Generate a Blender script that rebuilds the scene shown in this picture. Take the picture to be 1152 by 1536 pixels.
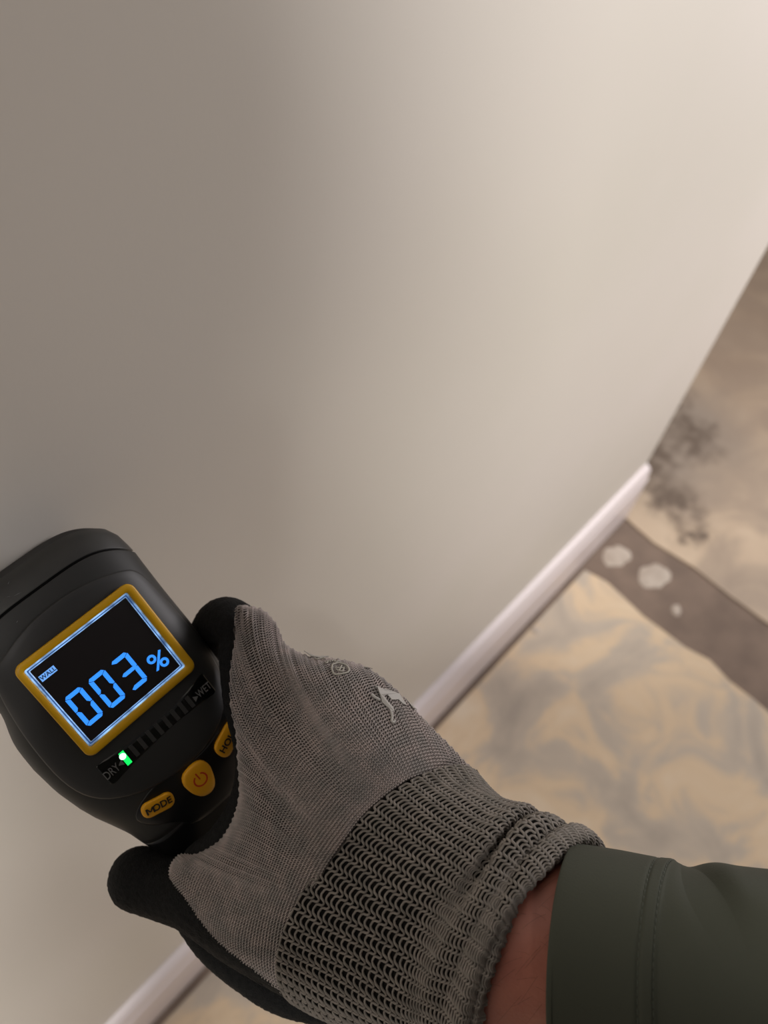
import bpy, bmesh, math, random
import numpy as np
from mathutils import Vector, Matrix
from math import sin, cos, pi, radians as R

for o in list(bpy.data.objects): bpy.data.objects.remove(o)
sc = bpy.context.scene
rng = np.random.default_rng(7)
random.seed(7)

# ------------------------------------------------------------------ camera
CX, CY, F = 576.0, 768.0, 1154.0
AX = np.array([0.68971347, -0.59455673, 0.41327669])     # world x, y, z axes written in camera coordinates (right, down, forward)
UPc = -np.array([-0.0413533, 0.53748343, 0.84225974])
AY = np.cross(UPc, AX)
M3 = np.array([AX, AY, UPc])
CAM = np.array([0.0, -0.1807, 1.2])
cam_d = bpy.data.cameras.new('camera'); cam = bpy.data.objects.new('camera', cam_d); sc.collection.objects.link(cam)
right, up_, back = M3 @ [1, 0, 0], M3 @ [0, -1, 0], M3 @ [0, 0, -1]
mw = Matrix.Identity(4)
for i in range(3):
    mw[i][0], mw[i][1], mw[i][2], mw[i][3] = right[i], up_[i], back[i], CAM[i]
cam.matrix_world = mw
cam_d.sensor_fit = 'VERTICAL'; cam_d.sensor_height = 36; cam_d.lens = F / 1536 * 36
cam_d.clip_start = 0.01
cam_d.dof.use_dof = True; cam_d.dof.focus_distance = 0.252; cam_d.dof.aperture_fstop = 9.5
sc.camera = cam

# ------------------------------------------------------------------ light
world = bpy.data.worlds.new('world'); sc.world = world; world.use_nodes = True
bg = world.node_tree.nodes['Background']; bg.inputs[0].default_value = (1.0, 0.94, 0.90, 1); bg.inputs[1].default_value = 0.165
def area(name, loc, target, size, power, col, sy=None):
    l = bpy.data.lights.new(name, 'AREA'); l.energy = power; l.color = col; l.size = size
    if sy: l.shape = 'RECTANGLE'; l.size_y = sy
    o = bpy.data.objects.new(name, l); sc.collection.objects.link(o); o.location = loc
    o.rotation_euler = (Vector(target) - Vector(loc)).to_track_quat('-Z', 'Y').to_euler(); return o
area('right_side_light', (1.6, -0.6, 1.15), (0.4, 0, 0.8), .5, 13, (1.0, 0.95, 0.97), .9)  # added soft light, no known window; brightens the right part of the wall
area('ceiling_lamp_light', (-.5, -.80, 2.42), (.1, -.2, 0), 0.26, 39, (1.0, 0.965, 0.925))
sc.view_settings.view_transform = 'Standard'; sc.view_settings.look = 'None'
sc.view_settings.exposure = 0.12; sc.view_settings.gamma = 1; sc.view_settings.use_curve_mapping = False

# ------------------------------------------------------------------ helpers
def W(px, py, z):
    """point seen at pixel (px, py) at depth z (m), in world coordinates; arrays allowed"""
    px, py, z = np.broadcast_arrays(np.asarray(px, float), np.asarray(py, float), np.asarray(z, float))
    P = np.stack([(px - CX) / F * z, (py - CY) / F * z, z], -1)
    return P @ M3.T + CAM
TOCAM = lambda P: (CAM - P) / np.linalg.norm(CAM - P, axis=-1, keepdims=True)

def mesh_np(name, V, Q, mat=None, parent=None, smooth=True, attrs=None):
    V = np.asarray(V, np.float32); Q = np.asarray(Q, np.int32)
    me = bpy.data.meshes.new(name)
    me.vertices.add(len(V)); me.vertices.foreach_set('co', V.ravel())
    n, k = Q.shape
    me.loops.add(n * k); me.loops.foreach_set('vertex_index', Q.ravel())
    me.polygons.add(n); me.polygons.foreach_set('loop_start', np.arange(0, n * k, k, dtype=np.int32))
    me.polygons.foreach_set('loop_total', np.full(n, k, np.int32))
    me.update(calc_edges=True); me.validate()
    if smooth: me.polygons.foreach_set('use_smooth', np.ones(len(me.polygons), bool))
    return link(name, me, mat, parent)

def link(name, me, mat=None, parent=None):
    o = bpy.data.objects.new(name, me); sc.collection.objects.link(o)
    if mat: me.materials.append(mat)
    if parent: o.parent = parent
    return o
def bm_obj(name, bm, mat=None, parent=None, smooth=False):
    bmesh.ops.recalc_face_normals(bm, faces=bm.faces)
    me = bpy.data.meshes.new(name); bm.to_mesh(me); bm.free()
    if smooth:
        for p in me.polygons: p.use_smooth = True
    return link(name, me, mat, parent)
def empty(name, loc, rot=(0, 0, 0), parent=None):
    o = bpy.data.objects.new(name, None); sc.collection.objects.link(o); o.location = loc; o.rotation_euler = rot
    o.empty_display_size = .02; o.parent = parent; return o
def box(bm, a, b, bevel=0):
    vs = [bm.verts.new((x, y, z)) for x in (a[0], b[0]) for y in (a[1], b[1]) for z in (a[2], b[2])]
    fs = [(0, 1, 3, 2), (4, 6, 7, 5), (0, 4, 5, 1), (2, 3, 7, 6), (0, 2, 6, 4), (1, 5, 7, 3)]
    for f in fs: bm.faces.new([vs[i] for i in f])
    if bevel:
        bmesh.ops.bevel(bm, geom=list(bm.edges), offset=bevel, segments=2, affect='EDGES')

def mat(name, col, rough=.6, bump=None, spec=.5, emit=None, noise=None, metal=0, sheen=0):
    m = bpy.data.materials.new(name); m.use_nodes = True; nt = m.node_tree; b = nt.nodes['Principled BSDF']
    b.inputs['Base Color'].default_value = (*col, 1); b.inputs['Roughness'].default_value = rough
    b.inputs['Specular IOR Level'].default_value = spec; b.inputs['Metallic'].default_value = metal
    if sheen: b.inputs['Sheen Weight'].default_value = sheen; b.inputs['Sheen Roughness'].default_value = .5
    if emit: b.inputs['Emission Color'].default_value = (*emit[0], 1); b.inputs['Emission Strength'].default_value = emit[1]
    tc = nt.nodes.new('ShaderNodeTexCoord')
    if bump:
        sc_, st, dist = bump
        n = nt.nodes.new('ShaderNodeTexNoise'); n.inputs['Scale'].default_value = sc_; n.inputs['Detail'].default_value = 4
        nt.links.new(tc.outputs['Object'], n.inputs['Vector'])
        bp = nt.nodes.new('ShaderNodeBump'); bp.inputs['Strength'].default_value = st; bp.inputs['Distance'].default_value = dist
        nt.links.new(n.outputs['Fac'], bp.inputs['Height']); nt.links.new(bp.outputs['Normal'], b.inputs['Normal'])
    if noise:
        c2, s2, det = noise
        n = nt.nodes.new('ShaderNodeTexNoise'); n.inputs['Scale'].default_value = s2; n.inputs['Detail'].default_value = det
        nt.links.new(tc.outputs['Object'], n.inputs['Vector'])
        cr = nt.nodes.new('ShaderNodeValToRGB'); cr.color_ramp.elements[0].position = .35; cr.color_ramp.elements[1].position = .65
        cr.color_ramp.elements[0].color = (*col, 1); cr.color_ramp.elements[1].color = (*c2, 1)
        nt.links.new(n.outputs['Fac'], cr.inputs['Fac']); nt.links.new(cr.outputs['Color'], b.inputs['Base Color'])
    return m

def s2l(r, g, b):
    f = lambda c: ((c / 255 + .055) / 1.055) ** 2.4 if c > 10 else c / 255 / 12.92
    return (f(r), f(g), f(b))

# ------------------------------------------------------------------ materials
m_wall = mat('wall_paint', s2l(222, 216, 208), .55, bump=(420, .15, .0002), noise=(s2l(218, 213, 203), 3, 3))
m_base = mat('baseboard_paint', s2l(232, 222, 222), .4, bump=(60, .1, .0005))
m_house = mat('grey_plastic', s2l(46, 46, 45), .55, bump=(2600, .12, .0002), spec=.32)
m_cap = mat('cap_plastic', s2l(52, 52, 50), .45, bump=(2600, .12, .0002), noise=(s2l(46, 46, 45), 90, 3))
m_plate = mat('faceplate_plastic', s2l(41, 41, 41), .5, bump=(2600, .08, .0002))
m_rub = mat('black_rubber', s2l(16, 16, 17), .33)
m_amber = mat('amber_plastic', s2l(206, 156, 8), .4)
m_button = mat('amber_rubber', s2l(226, 160, 14), .5)
m_ink = mat('black_ink', s2l(18, 14, 10), .6)
m_red = mat('red_ink', s2l(190, 50, 14), .6)
m_lcd = mat('lcd_glass', s2l(34, 31, 33), .16)
m_seg = mat('lcd_segment', (.02, .1, .4), .4, emit=(s2l(52, 146, 255), .95))
m_lit = mat('lit_bezel_edge', (.3, .4, .6), .2, emit=(s2l(150, 200, 255), .75), noise=None)
m_led_panel = mat('led_window', s2l(10, 11, 11), .25)
m_led_off = mat('unlit_led', s2l(58, 58, 58), .35)
m_led_on = mat('lit_led', (.05, .6, .2), .3, emit=((.0, .8, .1), 1.1))
m_led_core = mat('lit_led_core', (.6, 1, .8), .3, emit=((.62, 1.0, .78), 1.6))
m_print = mat('grey_print', s2l(104, 104, 104), .6)
m_skin = mat('skin', s2l(158, 98, 80), .5, bump=(900, .25, .0006), noise=(s2l(138, 80, 66), 45, 4))
m_skin.node_tree.nodes['Principled BSDF'].inputs['Subsurface Weight'].default_value = .08
m_skin.node_tree.nodes['Principled BSDF'].inputs['Subsurface Radius'].default_value = (.004, .0015, .0008)
m_sleeve = mat('olive_cloth', s2l(59, 61, 52), .8, bump=(1500, .3, .0004), spec=.2)
m_thread = mat('olive_thread', s2l(60, 64, 54), .8)
m_foam = mat('black_foam', s2l(17, 17, 17), .85, bump=(1800, .9, .0012), noise=(s2l(24, 24, 24), 700, 3), spec=.25)
m_liner = mat('glove_liner', s2l(28, 27, 26), .95, spec=.1)
m_under = mat('knit_ground', s2l(78, 72, 69), .95, spec=.1, noise=(s2l(68, 64, 62), 300, 3))
m_yarn = mat('fine_yarn', s2l(164, 152, 147), .85, noise=(s2l(142, 136, 132), 160, 6), spec=.2)
m_cuffyarn = mat('cuff_yarn', s2l(128, 121, 114), .8, noise=(s2l(108, 103, 97), 260, 5), spec=.25)
m_gprint = mat('worn_print', s2l(156, 152, 146), .6)

nt_ = m_lit.node_tree; n_ = nt_.nodes.new('ShaderNodeTexNoise'); n_.inputs['Scale'].default_value = 190; n_.inputs['Detail'].default_value = 4
r_ = nt_.nodes.new('ShaderNodeMapRange'); r_.inputs[1].default_value = .36; r_.inputs[2].default_value = .66; r_.inputs[3].default_value = .12; r_.inputs[4].default_value = 1.0
t_ = nt_.nodes.new('ShaderNodeTexCoord'); nt_.links.new(t_.outputs['Object'], n_.inputs['Vector']); nt_.links.new(n_.outputs['Fac'], r_.inputs[0]); nt_.links.new(r_.outputs[0], nt_.nodes['Principled BSDF'].inputs['Emission Strength'])
# floor: mortar-smeared underlayment
def floor_mat(name, cols, seed, stain=True):
    m = bpy.data.materials.new(name); m.use_nodes = True; nt = m.node_tree; N, L = nt.nodes, nt.links; b = N['Principled BSDF']
    b.inputs['Roughness'].default_value = .75; b.inputs['Specular IOR Level'].default_value = .3
    tc = N.new('ShaderNodeTexCoord'); mp = N.new('ShaderNodeMapping'); mp.inputs['Location'].default_value = (seed, seed * .7, 0)
    L.new(tc.outputs['Object'], mp.inputs['Vector'])
    n1 = N.new('ShaderNodeTexNoise'); n1.inputs['Scale'].default_value = 7; n1.inputs['Detail'].default_value = 8; n1.inputs['Roughness'].default_value = .56; n1.inputs['Distortion'].default_value = 1.0
    L.new(mp.outputs[0], n1.inputs['Vector'])
    cr = N.new('ShaderNodeValToRGB'); e = cr.color_ramp.elements
    e[0].position = .30; e[0].color = (*cols[0], 1); e[1].position = .72; e[1].color = (*cols[3], 1)
    a = e.new(.46); a.color = (*cols[1], 1); a = e.new(.55); a.color = (*cols[2], 1)
    L.new(n1.outputs['Fac'], cr.inputs['Fac'])
    out = cr.outputs['Color']
    if stain:
        def spot(c, r, prev, col, scale, thr, rot=0, sx=1, soft=.22):
            mp2 = N.new('ShaderNodeMapping'); mp2.vector_type = 'TEXTURE'
            mp2.inputs['Location'].default_value = (*c, 0); mp2.inputs['Scale'].default_value = (r * sx, r, 1); mp2.inputs['Rotation'].default_value = (0, 0, rot)
            L.new(tc.outputs['Object'], mp2.inputs['Vector'])
            g = N.new('ShaderNodeTexGradient'); g.gradient_type = 'SPHERICAL'; L.new(mp2.outputs[0], g.inputs['Vector'])
            n2 = N.new('ShaderNodeTexNoise'); n2.inputs['Scale'].default_value = scale; n2.inputs['Detail'].default_value = 5; L.new(tc.outputs['Object'], n2.inputs['Vector'])
            mu = N.new('ShaderNodeMath'); mu.operation = 'MULTIPLY'; L.new(g.outputs['Fac'], mu.inputs[0]); L.new(n2.outputs['Fac'], mu.inputs[1])
            c2 = N.new('ShaderNodeValToRGB'); c2.color_ramp.elements[0].position = thr; c2.color_ramp.elements[1].position = thr + soft; L.new(mu.outputs[0], c2.inputs['Fac'])
            mx = N.new('ShaderNodeMixRGB'); mx.inputs['Color2'].default_value = (*col, 1); L.new(c2.outputs['Color'], mx.inputs['Fac']); L.new(prev, mx.inputs['Color1']); return mx.outputs[0]
        for s in stain: out = spot(s[0], s[1], out, s[2], s[3], s[4], *(s[5:]))
    L.new(out, b.inputs['Base Color'])
    bp = N.new('ShaderNodeBump'); bp.inputs['Distance'].default_value = .002; bp.inputs['Strength'].default_value = .5; L.new(n1.outputs['Fac'], bp.inputs['Height']); L.new(bp.outputs['Normal'], b.inputs['Normal'])
    return m
dark = s2l(112, 98, 86)
m_floorA = floor_mat('mortar_smeared_board', [s2l(172, 161, 148), s2l(194, 181, 164), s2l(218, 195, 164), s2l(226, 209, 184)], 1.3, False)
m_floorB = floor_mat('stained_board', [s2l(168, 152, 136), s2l(186, 168, 148), s2l(206, 185, 160), s2l(220, 200, 174)], 4.1,
                     [((1.5, .1), .62, s2l(150, 130, 112), 3, .02, 0, 1.3, .5), ((1.12, .02), .24, s2l(154, 140, 126), 7, .06, 0, 1, .3), ((1.0, -.06), .13, dark, 38, .22, .3, .8), ((1.05, .03), .13, dark, 44, .22, .9, 1.3), ((1.16, -.01), .14, dark, 34, .24), ((1.20, .08), .12, dark, 46, .24, .5, 1.3), ((1.27, .13), .09, dark, 40, .22), ((.96, -.13), .05, dark, 50, .25, -.6, 2)])
m_slab = mat('bare_slab', s2l(134, 116, 102), .85, bump=(80, .5, .002), noise=(s2l(118, 102, 90), 18, 6))
m_plaster = mat('plaster_drip', s2l(196, 184, 170), .8, noise=(s2l(178, 164, 150), 60, 4))

# ------------------------------------------------------------------ the setting
bm = bmesh.new(); box(bm, (-2.4, 0, 0), (.905, .12, 2.5))
wall = bm_obj('wall_left', bm, m_wall); wall['kind'] = 'structure'
bm = bmesh.new(); box(bm, (-2.4, -2.6, -.08), (3.2, 2.2, -.004))
floor = bm_obj('floor', bm, m_slab); floor['kind'] = 'structure'
def sheet(x0, x1, y0, y1, m, ragged=()):
    """a thin sheet of underlayment, its named edges broken unevenly"""
    pts = []; n = 60
    rg = lambda s: (.004 * math.sin(s * 31 + x0) + .003 * math.sin(s * 83) + random.uniform(-.0015, .0015))
    for i in range(n):
        y = y0 + (y1 - y0) * i / (n - 1); pts.append((x1 + (rg(y) if 'right' in ragged else 0), y))
    for i in range(n):
        y = y1 + (y0 - y1) * i / (n - 1); pts.append((x0 + (rg(y) if 'left' in ragged else 0), y))
    bm = bmesh.new(); top = [bm.verts.new((x, y, 0)) for x, y in pts]; bot = [bm.verts.new((x, y, -.004)) for x, y in pts]
    bm.faces.new(top); bm.faces.new(bot[::-1])
    for i in range(len(top)): j = (i + 1) % len(top); bm.faces.new((top[i], bot[i], bot[j], top[j]))
    return bm_obj('floor_board', bm, m, floor)
sheet(-2.3, .757, -2.5, -.026, m_floorA, ('right',))
sheet(.900, 3.1, -2.5, 2.1, m_floorB, ('left',))
# baseboard with an eased top, cut off flush at the wall end
def extrude_profile(name, prof, x0, x1, m):
    bm = bmesh.new(); a = [bm.verts.new((x0, y, z)) for y, z in prof]; b = [bm.verts.new((x1, y, z)) for y, z in prof]
    bm.faces.new(a); bm.faces.new(b[::-1])
    for i in range(len(prof)): j = (i + 1) % len(prof); bm.faces.new((a[i], a[j], b[j], b[i]))
    return bm_obj(name, bm, m)
BH = .155
prof = [(-.0002, 0.001), (-.016, 0.001), (-.016, BH - .03), (-.0135, BH - .026), (-.0125, BH - .012), (-.010, BH - .005), (-.006, BH - .001), (-.0002, BH)]
bb = extrude_profile('baseboard_left', prof, -2.4, .903, m_base); bb['kind'] = 'structure'
# mortar drips along the foot of the baseboard and on the bare strip
def drip(cx, cy, r, z0=-.004, h=.003, lab=None):
    bm = bmesh.new(); n = 18; c = bm.verts.new((cx, cy, z0 + h)); rings = []
    ph = random.uniform(0, 6)
    for k, (f, hh) in enumerate(((.55, .9), (.85, .55), (1, 0))):
        rings.append([bm.verts.new((cx + r * f * (1 + .16 * sin(2 * t + ph) + .1 * sin(5 * t + 2 * ph)) * cos(t), cy + r * f * (1 + .16 * sin(2 * t + ph) + .1 * sin(5 * t)) * sin(t), z0 + h * hh)) for t in [2 * pi * i / n for i in range(n)]])
    for i in range(n):
        j = (i + 1) % n; bm.faces.new((c, rings[0][i], rings[0][j]))
        for q in range(2): bm.faces.new((rings[q][i], rings[q + 1][i], rings[q + 1][j], rings[q][j]))
    o = bm_obj('plaster_drip', bm, m_plaster, None, True)
    o['label'] = lab; o['category'] = 'plaster drip'; o['group'] = 'plaster drips on the floor'; return o
drip(.836, -.122, .027, lab='larger pale round plaster drip in the middle of the bare brown floor strip')
drip(.822, -.050, .024, lab='pale plaster drip on the bare brown strip close to the baseboard')
drip(.806, -.187, .010, lab='small faint plaster speck farthest along the bare strip from the wall')
drip(.60, -.035, .008, z0=0, h=.002, lab='small white plaster speck on the tan board at the foot of the baseboard')

# ------------------------------------------------------------------ moisture meter
TILT = R(41)
meter = empty('moisture_meter', (0.0119, -0.0535, 0.9471), (TILT, 0, 0))
meter['label'] = 'dark grey handheld moisture meter with amber-framed screen reading 003 percent, pressed against the wall'; meter['category'] = 'moisture meter'
mm = .001
kv = np.array([44, 42, 38, 34, 28, 20, 10, 0, -8, -16, -27, -37, -43, -50, -57, -66, -76, -88, -100, -125, -150, -154], float)[::-1]
kL = np.array([-31, -33, -33.4, -33.6, -33.8, -34, -34.6, -37.0, -38.2, -38.6, -38, -36.2, -34.6, -32.2, -30, -28.6, -26.5, -21, -18, -18, -18, -14], float)[::-1]
kR = np.array([30, 32, 32.6, 33, 33, 33, 33, 33.2, 33.4, 33.4, 33, 32, 31, 29.5, 27.5, 24.5, 21, 18, 17, 17, 17, 13], float)[::-1]
kT = np.array([-9, -6, -3.6, -2.2, -1, -.4, 0, 0, 0, 0, 0, 0, -.3, -1.2, -2.6, -5.5, -9.5, -13.5, -16, -18, -18, -21], float)[::-1]
kB = np.array([-30, -33, -35, -38, -42, -44, -45, -45, -45, -45, -44, -43, -42, -42, -42, -43, -44, -46, -47, -48, -48, -45], float)[::-1]
prf = lambda v: tuple(np.interp(v, kv, k) for k in (kL, kR, kT, kB))
def warp(u): return 11 * np.abs((u + .5) / 33) ** 4
PEX = 3.4
def hs(u, v):
    w_ = min(float(warp(u)), 24.0); s = v if v < -5 else min((v + w_ * 5 / 40) / (1 - w_ / 40), 44) if v + w_ < 35 else v + w_
    L, Rr, T, B = prf(min(s, 44)); c = (L + Rr) / 2; hw = (Rr - L) / 2; x = min(.999, abs((u - c) / hw))
    hc = (T + B) / 2; hh = (T - B) / 2
    return hc + hh * (1 - x ** PEX) ** (1 / PEX)
def body_loft(name, s_list, m, scale=1.0, nseg=96):
    V = []
    for s in s_list:
        L, Rr, T, B = prf(s); c = (L + Rr) / 2; hw = (Rr - L) / 2 * scale; hc = (T + B) / 2; hh = (T - B) / 2 * scale
        k = max(0, min(1, (s + 5) / 40))
        for i in range(nseg):
            t = 2 * pi * i / nseg; ct, st = cos(t), sin(t)
            u = c + hw * math.copysign(abs(ct) ** (2 / PEX), ct); h = hc + hh * math.copysign(abs(st) ** (2 / PEX), st)
            v = s - k * float(warp(u))
            V.append((u * mm, v * mm, h * mm))
    n = len(s_list); bm = bmesh.new(); vs = [bm.verts.new(p) for p in V]
    for a in range(n - 1):
        for i in range(nseg):
            j = (i + 1) % nseg; bm.faces.new((vs[a * nseg + i], vs[a * nseg + j], vs[(a + 1) * nseg + j], vs[(a + 1) * nseg + i]))
    for a, flip in ((0, False), (n - 1, True)):
        ring = vs[a * nseg:(a + 1) * nseg]
        cen = bm.verts.new(sum((v.co for v in ring), Vector()) / nseg)
        for i in range(nseg): j = (i + 1) % nseg; bm.faces.new((ring[i], ring[j], cen))
    o = bm_obj(name, bm, m, meter, True); return o
L1 = list(np.arange(-64, 34.1, 3)) + [34.2, 34.5]
body_loft('housing', L1[:-2] + L1[-2:], m_house)
body_loft('seam_gasket', [33, 35, 36.6], mat('gasket_rubber', s2l(6, 6, 6), .8, spec=.1), .975)
body_loft('nose_cap', [35.4, 35.7, 38, 40, 42, 43.2, 43.8, 44], m_cap, 1.0)
body_loft('grip', list(np.arange(-154, -150, 1)) + list(np.arange(-150, -63, 4)) + [-63.6], m_rub, .998)

def patch(name, outline, lift, m, parent=meter, rings=10, base=None, drop=.8, dome=0, smooth=False):
    """plate lying on the housing: outline in mm, top raised by lift"""
    P = np.array(outline, float); c = P.mean(0); n = len(P); bm = bmesh.new()
    H = (lambda u, v: hs(u, v)) if base is None else (lambda u, v: base)
    cen = bm.verts.new((c[0] * mm, c[1] * mm, (H(*c) + lift + dome) * mm)); prev = None
    fr = list(np.linspace(0, 1, rings + 1)[1:])
    fr[-1] = .985
    for f in fr + [1.0, 1.0]:
        k = len([1]); ring = []
        for p in P:
            q = c + (p - c) * f; ring.append(q)
        if prev is not None and f == 1.0 and last == 1.0: hl = -drop
        elif f == 1.0: hl = lift - min(.25, lift * .5)
        else: hl = lift + dome * (1 - f ** 3)
        cur = [bm.verts.new((q[0] * mm, q[1] * mm, (H(q[0], q[1]) + hl) * mm)) for q in ring]
        for i in range(n):
            j = (i + 1) % n
            if prev is None: bm.faces.new((cen, cur[i], cur[j]))
            else: bm.faces.new((prev[i], cur[i], cur[j], prev[j]))
        prev = cur; last = f
    return bm_obj(name, bm, m, parent, smooth)
def rrect(cx, cy, w, h, r, rot=0, n=6):
    pts = []
    for sx, sy, a0 in ((1, 1, 0), (-1, 1, 90), (-1, -1, 180), (1, -1, 270)):
        for i in range(n + 1):
            a = R(a0 + 90 * i / n); pts.append((sx * (w / 2 - r) + r * cos(a), sy * (h / 2 - r) + r * sin(a)))
    c, s = cos(R(rot)), sin(R(rot)); return [(cx + x * c - y * s, cy + x * s + y * c) for x, y in pts]
def smooth_poly(pts, it=3):
    for _ in range(it):
        q = []
        for i in range(len(pts)):
            a, b = pts[i], pts[(i + 1) % len(pts)]
            q += [(a[0] * .75 + b[0] * .25, a[1] * .75 + b[1] * .25), (a[0] * .25 + b[0] * .75, a[1] * .25 + b[1] * .75)]
        pts = q
    return pts
fp = smooth_poly([(-24, 23), (-12, 27.3), (0, 28.4), (12, 27.2), (23, 23.5), (28.5, 19.5), (30, 8), (31, -8), (31.2, -24), (28, -35), (19, -43), (5, -47.3), (-8, -46), (-20, -41.8), (-30, -34.5), (-33.8, -24), (-33.6, -8), (-32, 6), (-29, 19)], 2)
plate = patch('faceplate', fp, .7, m_plate, rings=14, smooth=False)
for p in plate.data.polygons: p.use_smooth = True
# brow: darker bevelled crescent between the faceplate and the cap seam
# amber bezel ring
def ring(name, outer, inner, z0, z1, m, parent):
    bm = bmesh.new(); n = len(outer)
    def loop(P, z, ins=0):
        c = np.mean(np.array(P), 0); return [bm.verts.new(((c[0] + (p[0] - c[0]) * (1 - ins)) * mm, (c[1] + (p[1] - c[1]) * (1 - ins)) * mm, z * mm)) for p in P]
    ls = [loop(outer, z0), loop(outer, z1 - .35), loop(outer, z1, .018), loop(inner, z1, -.012), loop(inner, z1 - .3), loop(inner, z0)]
    for a in range(len(ls)):
        b = (a + 1) % len(ls)
        for i in range(n): j = (i + 1) % n; bm.faces.new((ls[a][i], ls[a][j], ls[b][j], ls[b][i]))
    return bm_obj(name, bm, m, parent, True)
scr = ring('screen_frame', rrect(.2, -.6, 45.6, 39.8, 3.0), rrect(-.1, -.4, 40.2, 34.2, .8), .2, 2.0, m_amber, meter)
scr['label'] = 'amber rounded frame around the screen'
# lit edges of the clear window inside the frame (double bright lines)
ring('lit_window_edge', rrect(-.1, -.4, 40.1, 34.1, .7), rrect(-.1, -.4, 38.9, 32.9, .3), .3, 1.35, m_lit, scr)
m_clear = mat('clear_edge', s2l(60, 78, 110), .12, emit=(s2l(60, 110, 190), .25))
ring('window_edge_shadow', rrect(-.1, -.4, 39.0, 33.0, .5), rrect(-.1, -.4, 38.0, 32.0, .3), .3, 1.2, m_clear, scr)
ring('inner_lit_edge', rrect(-.1, -.4, 38.05, 32.05, .4), rrect(-.1, -.4, 37.6, 31.6, .3), .3, 1.12, m_lit, scr)
lcd = patch('screen', rrect(-.1, -.4, 37.8, 31.8, .3, n=2), 1.0, m_lcd, rings=2, base=0)
def flat_poly(bm, pts, z0, z1):
    a = [bm.verts.new((x * mm, y * mm, z1 * mm)) for x, y in pts]; b = [bm.verts.new((x * mm, y * mm, z0 * mm)) for x, y in pts]
    bm.faces.new(a); bm.faces.new(b[::-1])
    for i in range(len(pts)): j = (i + 1) % len(pts); bm.faces.new((a[i], b[i], b[j], a[j]))
def digit(cx, cy, w, h, on, sk=.0):
    t = 1.5; g = .14; x0, x1, y0, y1 = -w / 2, w / 2, -h / 2, h / 2; c = .9
    S = {'a': [(x0 + g, y1 - c), (x0 + c + g, y1), (x1 - c - g, y1), (x1 - g, y1 - c), (x1 - t, y1 - t), (x0 + t, y1 - t)],
         'g': [(x0 + t * .8, t / 2 * .9), (x1 - t * .8, t / 2 * .9), (x1 - .35, 0), (x1 - t * .8, -t / 2 * .9), (x0 + t * .8, -t / 2 * .9), (x0 + .35, 0)],
         'b': [(x1, y1 - c - g), (x1, g + .1), (x1 - t * .55, g), (x1 - t, g + .8), (x1 - t, y1 - t - g)]}
    S['a'] = [(x0 + g + .1, y1 - c * .8), (x0 + c, y1), (x1 - c, y1), (x1 - g - .1, y1 - c * .8), (x1 - t - .1, y1 - t), (x0 + t + .1, y1 - t)]
    S['b'] = [(x1, y1 - c - .1), (x1, g), (x1 - t * .5, g), (x1 - t, g + .9), (x1 - t, y1 - t - .15), (x1 - .2, y1 - c * .8 - .2)]
    S['f'] = [(-x, y) for x, y in S['b']][::-1]; S['c'] = [(x, -y) for x, y in S['b']][::-1]; S['e'] = [(-x, -y) for x, y in S['b']]
    S['d'] = [(x, -y) for x, y in S['a']][::-1]
    for k in on:
        bm = bmesh.new(); flat_poly(bm, [(cx + x + sk * y, cy + y) for x, y in S[k]], 1.0, 1.12); bm_obj('digit_segment', bm, m_seg, lcd)
digit(-13.4, -5.3, 6.5, 13, 'abcdef'); digit(-4.5, -5.6, 6.5, 13, 'abcdef'); digit(4.5, -5.85, 6.5, 13, 'abgcd')
# percent sign
bm = bmesh.new(); flat_poly(bm, [(11.3, -12.1), (12.2, -12.3), (16.9, -6.9), (16.1, -6.5)], 1.0, 1.12); bm_obj('percent_bar', bm, m_seg, lcd)
def annulus(cx, cy, ro, ri, z0, z1, name, m, parent, a0=0, a1=360, n=28):
    bm = bmesh.new(); closed = (a1 - a0) >= 360; k = n if closed else n + 1
    L4 = []
    for (r_, z_) in ((ro, z0), (ro, z1), (ri, z1), (ri, z0)):
        L4.append([bm.verts.new(((cx + r_ * cos(R(a0 + (a1 - a0) * i / n))) * mm, (cy + r_ * sin(R(a0 + (a1 - a0) * i / n))) * mm, z_ * mm)) for i in range(k)])
    for a in range(4):
        b = (a + 1) % 4
        for i in range(n if closed else n): j = (i + 1) % k; bm.faces.new((L4[a][i], L4[a][j], L4[b][j], L4[b][i]))
    return bm_obj(name, bm, m, parent)
annulus(12.5, -7.6, 1.65, .75, 1.0, 1.12, 'percent_circle', m_seg, lcd); annulus(15.3, -11.3, 1.65, .75, 1.0, 1.12, 'percent_circle', m_seg, lcd)
def text(name, s, cx, cy, size, z, m, parent, rot=0, sx=1, bold=0, ext=.04, tilt=0, conform=None):
    cu = bpy.data.curves.new(name, 'FONT'); cu.body = s; cu.size = 1.0; cu.align_x = 'CENTER'; cu.align_y = 'CENTER'; cu.extrude = ext / size; cu.offset = bold / size; cu.space_character = 1.02
    tmp = bpy.data.objects.new(name, cu); sc.collection.objects.link(tmp); bpy.context.view_layer.update()
    me = bpy.data.meshes.new_from_object(tmp.evaluated_get(bpy.context.evaluated_depsgraph_get())); bpy.data.objects.remove(tmp)
    me.transform(Matrix.Scale(size * mm, 4)); me.materials.clear(); o = link(name, me, m, parent)
    if conform is not None:
        c_, s_ = cos(R(rot)), sin(R(rot))
        for v in me.vertices:
            X, Y = v.co.x * sx / mm, v.co.y / mm; v.co.z += (hs(cx + X * c_ - Y * s_, cy + X * s_ + Y * c_) + conform) * mm
        z = 0
    o.location = (cx * mm, cy * mm, z * mm); o.rotation_euler = (tilt, 0, R(rot)); o.scale = (sx, 1, 1); return o
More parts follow.
